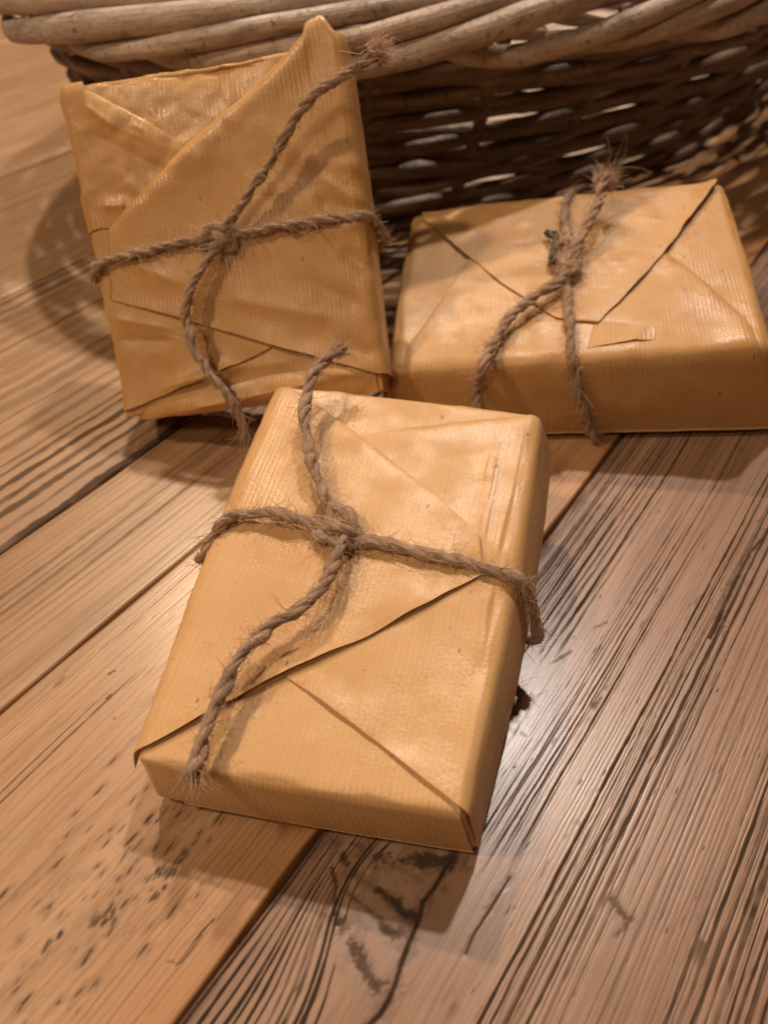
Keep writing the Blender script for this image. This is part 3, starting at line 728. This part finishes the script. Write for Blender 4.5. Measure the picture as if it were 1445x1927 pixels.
def twine_mesh(name, P, rad, root, plies=3, fray=(0, 0), hairs=None, density=5.0, twist=.0120, seed=0):
    """plied jute cord along world points P; returns the object and adds its loose fibres to hairs"""
    pts, d = catmull(P, .00035)
    pts = pts + .00018 * np.stack([vnoise(np.stack([d * 260, d * 0, d * 0 + k + seed], 1), 3) for k in range(3)], 1)
    T, N, B = frames(pts)
    L = d[-1]
    rvar = rad * (1 + .28 * vnoise(np.stack([d * 330, d * 0, d * 0 + seed], 1), 9))
    open0 = fray[0] * np.exp(-d / .004); open1 = fray[1] * np.exp(-(L - d) / .004)
    sp = 1 + open0 + open1
    V, F, UV = [], [], []; base = 0
    for k in range(plies):
        ph = 2 * np.pi * (k / plies + d / twist) + .8 * vnoise(np.stack([d * 160, d * 0 + k, d * 0 + seed], 1), 5)
        off = rvar * .44 * sp
        c = pts + off[:, None] * (np.cos(ph)[:, None] * N + np.sin(ph)[:, None] * B)
        rr = rvar * .64 * (1 - .35 * np.clip(open0 + open1, 0, 1.2)) * (.8 + .25 * ((k * 2) % 3) / 2 + .16 * vnoise(np.stack([d * 900, d * 0 + k * 7, d * 0 + seed], 1), 6))
        v, f, uv = tube(c, rr, 10, True, base, uvu=k * 2.3 + seed)
        V.append(v); F += f; UV.append(uv); base += len(v)
    o = link(name, mesh(name, np.vstack(V), F, np.vstack(UV)), JUTE, root)
    if hairs is not None:
        nh = int(L * 1000 * density)
        for _ in range(nh):
            i = RNG.integers(0, len(pts)); hair(hairs, pts[i], T[i], N[i], B[i], rvar[i] * sp[i])
        for end, fr, sg in ((0, fray[0], -1), (len(pts) - 1, fray[1], 1)):
            for _ in range(int(fr * 120)):
                i = end; an = RNG.uniform(0, 2 * np.pi); rr = rad * sp[i] * math.sqrt(RNG.uniform(0, 1)) * .95
                p = pts[i] + rr * (math.cos(an) * N[i] + math.sin(an) * B[i]) - sg * T[i] * .003
                dr = sg * T[i] * 1.0 + RNG.normal(0, .24, 3)
                strand(hairs, p, dr, RNG.uniform(.003, .0068), RNG.uniform(.00005, .00011), curl=.35)
    return o
def strand(hairs, p, dr, ln, r0, curl=.8, n=7):
    dr = dr / np.linalg.norm(dr); q = [p]; k = RNG.normal(0, curl, 3); k2 = RNG.normal(0, curl, 3)
    for i in range(n - 1):
        dr = dr + (k * (1 - i / n) + k2 * i / n) * .38; dr /= np.linalg.norm(dr)
        q.append(q[-1] + dr * ln / (n - 1))
    hairs.append((np.array(q), np.linspace(r0, r0 * .45, n)))
def hair(hairs, p, T, N, B, rad):
    an = RNG.uniform(0, 2 * np.pi); o = math.cos(an) * N + math.sin(an) * B
    if RNG.uniform() < .55:       # lies along the cord, both ends a little free
        dr = T * RNG.choice([-1, 1]) + o * RNG.uniform(.0, .35) + RNG.normal(0, .25, 3)
        strand(hairs, p + o * rad * 1.0, dr, RNG.uniform(.002, .006), RNG.uniform(.00004, .00009), .6)
    else:
        ln = min(.0105, .0012 + RNG.exponential(.0014))
        dr = o * RNG.uniform(.5, 1) + T * RNG.normal(0, .9) + RNG.normal(0, .3, 3)
        strand(hairs, p + o * rad * .85, dr, ln, RNG.uniform(.00003, .000062), 1.0)
def fuzz(hairs, root, zmin=.00015):
    V, F = [], []; base = 0
    for q, r in hairs:
        q = q.copy(); q[:, 2] = np.maximum(q[:, 2], zmin)
        v, f, _ = tube(q, r, 3, False, base); V.append(v); F += f; base += len(v)
    o = link('loose_fibres', mesh('loose_fibres', np.vstack(V), F), FUZZ, root)
    o['kind'] = 'stuff'
    return o
def W_(wp, P, mode='over', flat=None):
    P = np.array(P, float)
    if flat: ctr = P[:, :2].mean(0); P[:, :2] = ctr + (P[:, :2] - ctr) * flat; P[:, 2] = .0012 + (P[:, 2] - .0012) * .72
    return (wp.over if mode == 'over' else wp.on)(P[:, 0], P[:, 1], P[:, 2])

TW = .00121
# --- front parcel
def parcel(key, r, seed, amp, bulge, name, label):
    d = DATA[key]
    wp = Wrap(d['corners'], r, seed, amp, bulge, d['creases'])
    if key == 'P2': wp.edge = 2.0; wp.creases = [(*q[:4], q[4] * 1.4, q[5]) for q in d['creases']]
    base = np.array(d['corners']); z = base[:, 2].min()
    root = empty(name)
    tag(root, label, 'parcel', 'brown paper parcels tied with jute twine')
    paper_body(wp, PAPER[key], root)
    return wp, d, root

wp, d, root = parcel('P1', .0015, 11, .28, (.0022, .0004, .0002), 'parcel', 'brown paper parcel lying in front, its curled twine end reaching the near corner')
a, b, c = wp.a, wp.b, wp.c
pm = PAPER['P1']; f = d['flaps']
flap(wp, 'front_flap', f['front']['A'], f['front']['B'], .00025, pm, root, 'y', ((f['front']['A'][0][0] - .001, -b - 2 * c * .9), (f['front']['B'][0][0], -b - 2 * c * .9)), seed=1)
flap(wp, 'side_flap', f['right']['A'], f['right']['B'], .00055, pm, root, 'x', ((a + .013, b * .985), (a + .013, -b * 1.0)), rollA=.0004, liftB=.0009, seed=2)
flap(wp, 'side_flap', f['left']['A'], f['left']['B'], .00115, pm, root, 'x', ((-a - .011, b * .97), (-a - .0035, -b * 1.0)), rollA=.0003, liftB=.0008, seed=3, uvrot=.06)
H = []
mm_ = .001
def around_x(wp, band):
    """carry a band that crosses the top from side to side on round the parcel"""
    s0, t0, _ = band[0]; s1, t1, _ = band[-1]
    a, c = wp.a, wp.c
    lft = [(-a - k, t0 - .001 * i, .0019) for i, k in enumerate((2 * c * .95, c * 1.2, c * .55, .001))]
    rgt = [(a + k, t1 - .0012 * i, .0021) for i, k in enumerate((.0, c * .6, c * 1.1, 2 * c * .78))]
    top = [q for q in band if -a + .0005 < q[0] < a - .0005]
    und = wp.world(np.array([[x * a, (t0 + (t1 - t0) * (1 - x) / 2) - .003, -c - .0019] for x in (-.8, -.3, .3, .8)]))
    return np.vstack([W_(wp, lft + top + rgt, 'on'), und[::-1]])
tw = twine_mesh('twine', around_x(wp, d['band']), TW, root, hairs=H, seed=1, density=8)
twine_mesh('loose_end', W_(wp, d['tail_a']), TW * .98, tw, fray=(0, .5), hairs=H, seed=2, density=6.5)
twine_mesh('loose_end', W_(wp, d['tail_b']), TW * .98, tw, fray=(0, .35), hairs=H, seed=3, density=6.5)
for k, q in enumerate(d['knot']):
    twine_mesh('knot', W_(wp, q, flat=.84), TW * 1.0, tw, hairs=H, seed=4 + k, density=8)
# the crossing under the parcel that props up its far end
kn = wp.world(np.array([[.006, .004, -c - .0030], [.003, .009, -c - .0050], [-.004, .008, -c - .0050], [-.006, .002, -c - .0030], [0, -.001, -c - .0052], [.006, .003, -c - .0046]]))
twine_mesh('knot', kn, TW, tw, hairs=H, seed=9)
fuzz(H, tw)

# --- parcel propped on the basket
wp, d, root = parcel('P2', .0015, 23, 1.05, (.0006, .0002, .0008), 'parcel', 'creased shiny paper parcel propped upright against the wicker basket')
a, b, c = wp.a, wp.b, wp.c
pm = PAPER['P2']; f = d['flaps']
flap(wp, 'side_flap', f['left']['A'], f['left']['B'], .00040, pm, root, 'x', ((-a - .010, b * .97), (-a - .010, .004)), rollA=.0007, seed=21)
flap(wp, 'bottom_roll', f['roll']['A'], f['roll']['B'], .00030, pm, root, 'x', None, rollB=.0019, seed=24)
flap(wp, 'bottom_flap', f['lower']['A'], f['lower']['B'], .00050, pm, root, 'x', ((-a - .010, -b * .97), (-a - .010, -.004)), liftA=.0012, seed=22)
flap(wp, 'side_flap', f['right']['A'], f['right']['B'], .00100, pm, root, 'x', ((a + .010, b * 1.0), (a + .010, -b * .92)), rollA=.0015, liftB=.0010, seed=23)
H = []
tw = twine_mesh('twine', around_x(wp, d['band']), TW, root, hairs=H, seed=31, density=7)
twine_mesh('loose_end', W_(wp, d['tail_a']), TW, tw, fray=(0, 1.5), hairs=H, seed=32, density=6)
twine_mesh('loose_end', W_(wp, d['tail_b']), TW, tw, fray=(0, .4), hairs=H, seed=33, density=6)
for k, q in enumerate(d['knot']):
    twine_mesh('knot', W_(wp, q, flat=.84), TW * 1.0, tw, hairs=H, seed=34 + k, density=9)
fuzz(H, tw)

# --- parcel on the right
wp, d, root = parcel('P3', .0028, 37, .7, (.0014, .0016, .0005), 'parcel', 'wide brown paper parcel at the right, frayed twine end standing up from its knot')
a, b, c = wp.a, wp.b, wp.c
pm = PAPER['P3']; f = d['flaps']
flap(wp, 'front_flap', f['front']['A'], f['front']['B'], .00040, pm, root, 'y', ((-a * 1.0, -b - 2 * c * .9), (a * 1.0, -b - 2 * c * .9)), rollA=.0005, rollB=.0006, seed=41)
flap(wp, 'paper_tab', f['tab']['A'], f['tab']['B'], .00048, pm, root, 'y', None, liftB=.0005, seed=42, n=40, m=30)
flap(wp, 'back_flap', f['back']['A'], f['back']['B'], .00100, pm, root, 'y', ((-a * .98, b + .012), (a * .98, b + .012)), liftA=.0002, liftB=.0015, seed=43)
H = []
band = d['band']
bk = [(band[0][0] + .002, b + k, .0018) for k in (2 * c * .9, c * 1.2, c * .5, .001)]
fr = [(band[-1][0] + .0012 * i, -b - k, .0020) for i, k in enumerate((-.001, .006, .013, .020, 2 * c * .98))]
mid = [q for q in band if -b + .003 < q[1] < b - .002]
und = wp.world(np.array([[.004, -b * .8, -c - .002], [.003, -b * .2, -c - .002], [.002, b * .5, -c - .002]]))
tw = twine_mesh('twine', np.vstack([W_(wp, bk + mid + fr, 'on'), und]), TW, root, hairs=H, seed=51, density=7)
twine_mesh('loose_end', W_(wp, d['tail_a']), TW * 1.15, tw, fray=(0, 1.6), hairs=H, seed=52, density=6.5)
twine_mesh('loose_end', np.vstack([W_(wp, d['tail_b']), np.array(d['tail_b_end'])]), TW * 1.1, tw, fray=(0, .5), hairs=H, seed=53, density=7)
for k, q in enumerate(d['knot']):
    twine_mesh('knot', W_(wp, q, flat=.72), TW * 1.08, tw, hairs=H, seed=54 + k, density=9)
for _ in range(9):                                                   # long stray fibres standing off the frayed end
    p = W_(wp, [d['tail_a'][-1]])[0] + RNG.normal(0, .0015, 3)
    strand(H, p, np.array([RNG.normal(.25, .5), RNG.normal(0, .4), 1.0]), RNG.uniform(.007, .016), .00006, .5, 10)
tuft = twine_mesh('charred_tuft', W_(wp, DATA['P3']['tuft']), TW * .95, tw, plies=3, fray=(.2, .3), hairs=None, seed=60)
tuft.data.materials.clear(); tuft.data.materials.append(mat_fibre('charred_jute', (.055, .036, .022)))
tuft['label'] = 'dark charred tuft of twine'
fuzz(H, tw)

# ------------------------------------------------------------------ wicker basket
bk_root = empty('wicker_basket', (.0670, .4774, 0))
tag(bk_root, 'large brown wicker basket with a thick pale plaited rim, behind the parcels', 'basket')
WILLOW = mat_willow('willow_weave', (.075, .048, .033), (.195, .128, .088), (.36, .258, .190), .45)
RIM = mat_willow('willow_rim', (.20, .145, .112), (.48, .370, .300), (.68, .56, .475), .50)
EA, EB, ET = .256, .158, .828
def ell(th, inset=0.0):
    """point and outward normal on the basket's oval, inset inwards"""
    th = np.atleast_1d(th).astype(float)
    x, y = EA * np.cos(th), EB * np.sin(th)
    nx, ny = EB * np.cos(th), EA * np.sin(th); l = np.hypot(nx, ny); nx, ny = nx / l, ny / l
    x, y = x - nx * inset, y - ny * inset
    cs, sn = math.cos(ET), math.sin(ET)
    return np.stack([x * cs - y * sn, x * sn + y * cs], 1), np.stack([nx * cs - ny * sn, nx * sn + ny * cs], 1)
_th = np.linspace(0, 2 * np.pi, 2001); _p, _ = ell(_th)
_L = np.r_[0, np.cumsum(np.linalg.norm(np.diff(_p, axis=0), axis=1))]; PER = _L[-1]
def th_at(s): return np.interp(np.mod(s, PER), _L, _th) + 2 * np.pi * np.floor(np.asarray(s) / PER)
ZR = .0780
def inset_at(z): return .006 + .040 * (1 - np.clip(z / ZR, 0, 1)) ** 1.15
NS = 30
def pts_ring(s, z, rad_off):
    th = th_at(s); p, n = ell(th); i = inset_at(z)
    xy = p - n * i[:, None] + n * np.asarray(rad_off)[:, None]
    return np.column_stack([xy, z])
# stakes
for k in range(NS):
    z = np.linspace(.001, ZR + .002, 14)
    P = pts_ring(np.full(14, (k + .5) * PER / NS), z, np.zeros(14))
    v, f, uv = tube(P, np.linspace(.0026, .0022, 14), 8)
    link('stake', mesh('stake', v, f, uv), WILLOW, bk_root)
# weavers
rows = 16
for k in range(rows):
    z0 = .0032 + k * .0045
    nseg = 4; st = RNG.uniform(0, PER)
    for j in range(nseg):
        L = PER / nseg + .012
        s = st + j * PER / nseg + np.linspace(0, L, 150)
        ph = np.pi * s / (PER / NS) + k * np.pi
        amp = .0022
        z = z0 + .0014 * vnoise(np.stack([s * 16, s * 0 + k, s * 0 + j], 1), 2) + .0004 * np.sin(ph)
        ro = amp * np.cos(ph) + .0012 * vnoise(np.stack([s * 30, s * 0 + k * 3, s * 0 + j], 1), 4)
        rr = RNG.uniform(.0028, .0036) * np.linspace(1.0, .82, 150)
        rr = rr * (1 + .06 * vnoise(np.stack([s * 120, s * 0 + k, s * 0], 1), 8))
        rr = rr * np.clip(np.minimum(np.linspace(0, 1, 150), np.linspace(1, 0, 150)) * 40 + .35, 0, 1)
        v, f, uv = tube(pts_ring(s, z, ro), rr, 8, uvu=k * 3.1 + j)
        link('weaver', mesh('weaver', v, f, uv), WILLOW, bk_root)
# plaited border: each rod climbs from under the outside, over the top and down inside
NR = 32
for k in range(NR):
    s0 = k * PER / NR + RNG.uniform(-.006, .006); Ls = RNG.uniform(.19, .225)
    q = np.linspace(0, 1, 90)
    s = s0 + q * Ls
    phi = np.interp(q, [0, .12, .35, .6, .8, 1], np.radians([-75, -35, 18, 82, 150, 215]))
    rho = np.interp(q, [0, .12, .8, 1], [.0045, .0095, .0095, .006])
    th = th_at(s); p, n = ell(th)
    xy = p - n * .003 + n * (rho * np.cos(phi))[:, None]
    z = ZR + rho * np.sin(phi) * .95 + .0011 * vnoise(np.stack([s * 22, s * 0 + k, s * 0], 1), 12)
    rr = RNG.uniform(.0030, .0043) * np.interp(q, [0, .05, .5, .9, 1], [.55, .9, 1, .8, .45])
    rr = rr * (1 + .05 * vnoise(np.stack([s * 60, s * 0 + k, s * 0], 1), 13))
    v, f, uv = tube(np.column_stack([xy, z]), rr, 12, uvu=k * 2.7)
    link('rim_rod', mesh('rim_rod', v, f, uv), RIM, bk_root)
# woven base
V, F = [], []
th = np.linspace(0, 2 * np.pi, 96, endpoint=False)
p, n = ell(th, .046)
rad = np.r_[np.linspace(1, .05, 60)]
for i, q in enumerate(rad):
    for j in range(96):
        V.append((p[j, 0] * q, p[j, 1] * q, .0045 + .0012 * math.cos(i * 2.1) * math.cos(j * math.pi / 2 + i * 1.57)))
F = grid_faces(60, 96, 0, True)
V.append((0, 0, .0045)); F += [(59 * 96 + j, 59 * 96 + (j + 1) % 96, len(V) - 1) for j in range(96)]
n0 = len(V); V += [(x, y, .0008) for x, y, z in V[:96]]
F += [(j, n0 + j, n0 + (j + 1) % 96, (j + 1) % 96) for j in range(96)] + [tuple(n0 + j for j in range(96))]
link('base', mesh('base', V, F, np.array([(x * 10, y) for x, y, z in V])), RIM, bk_root)
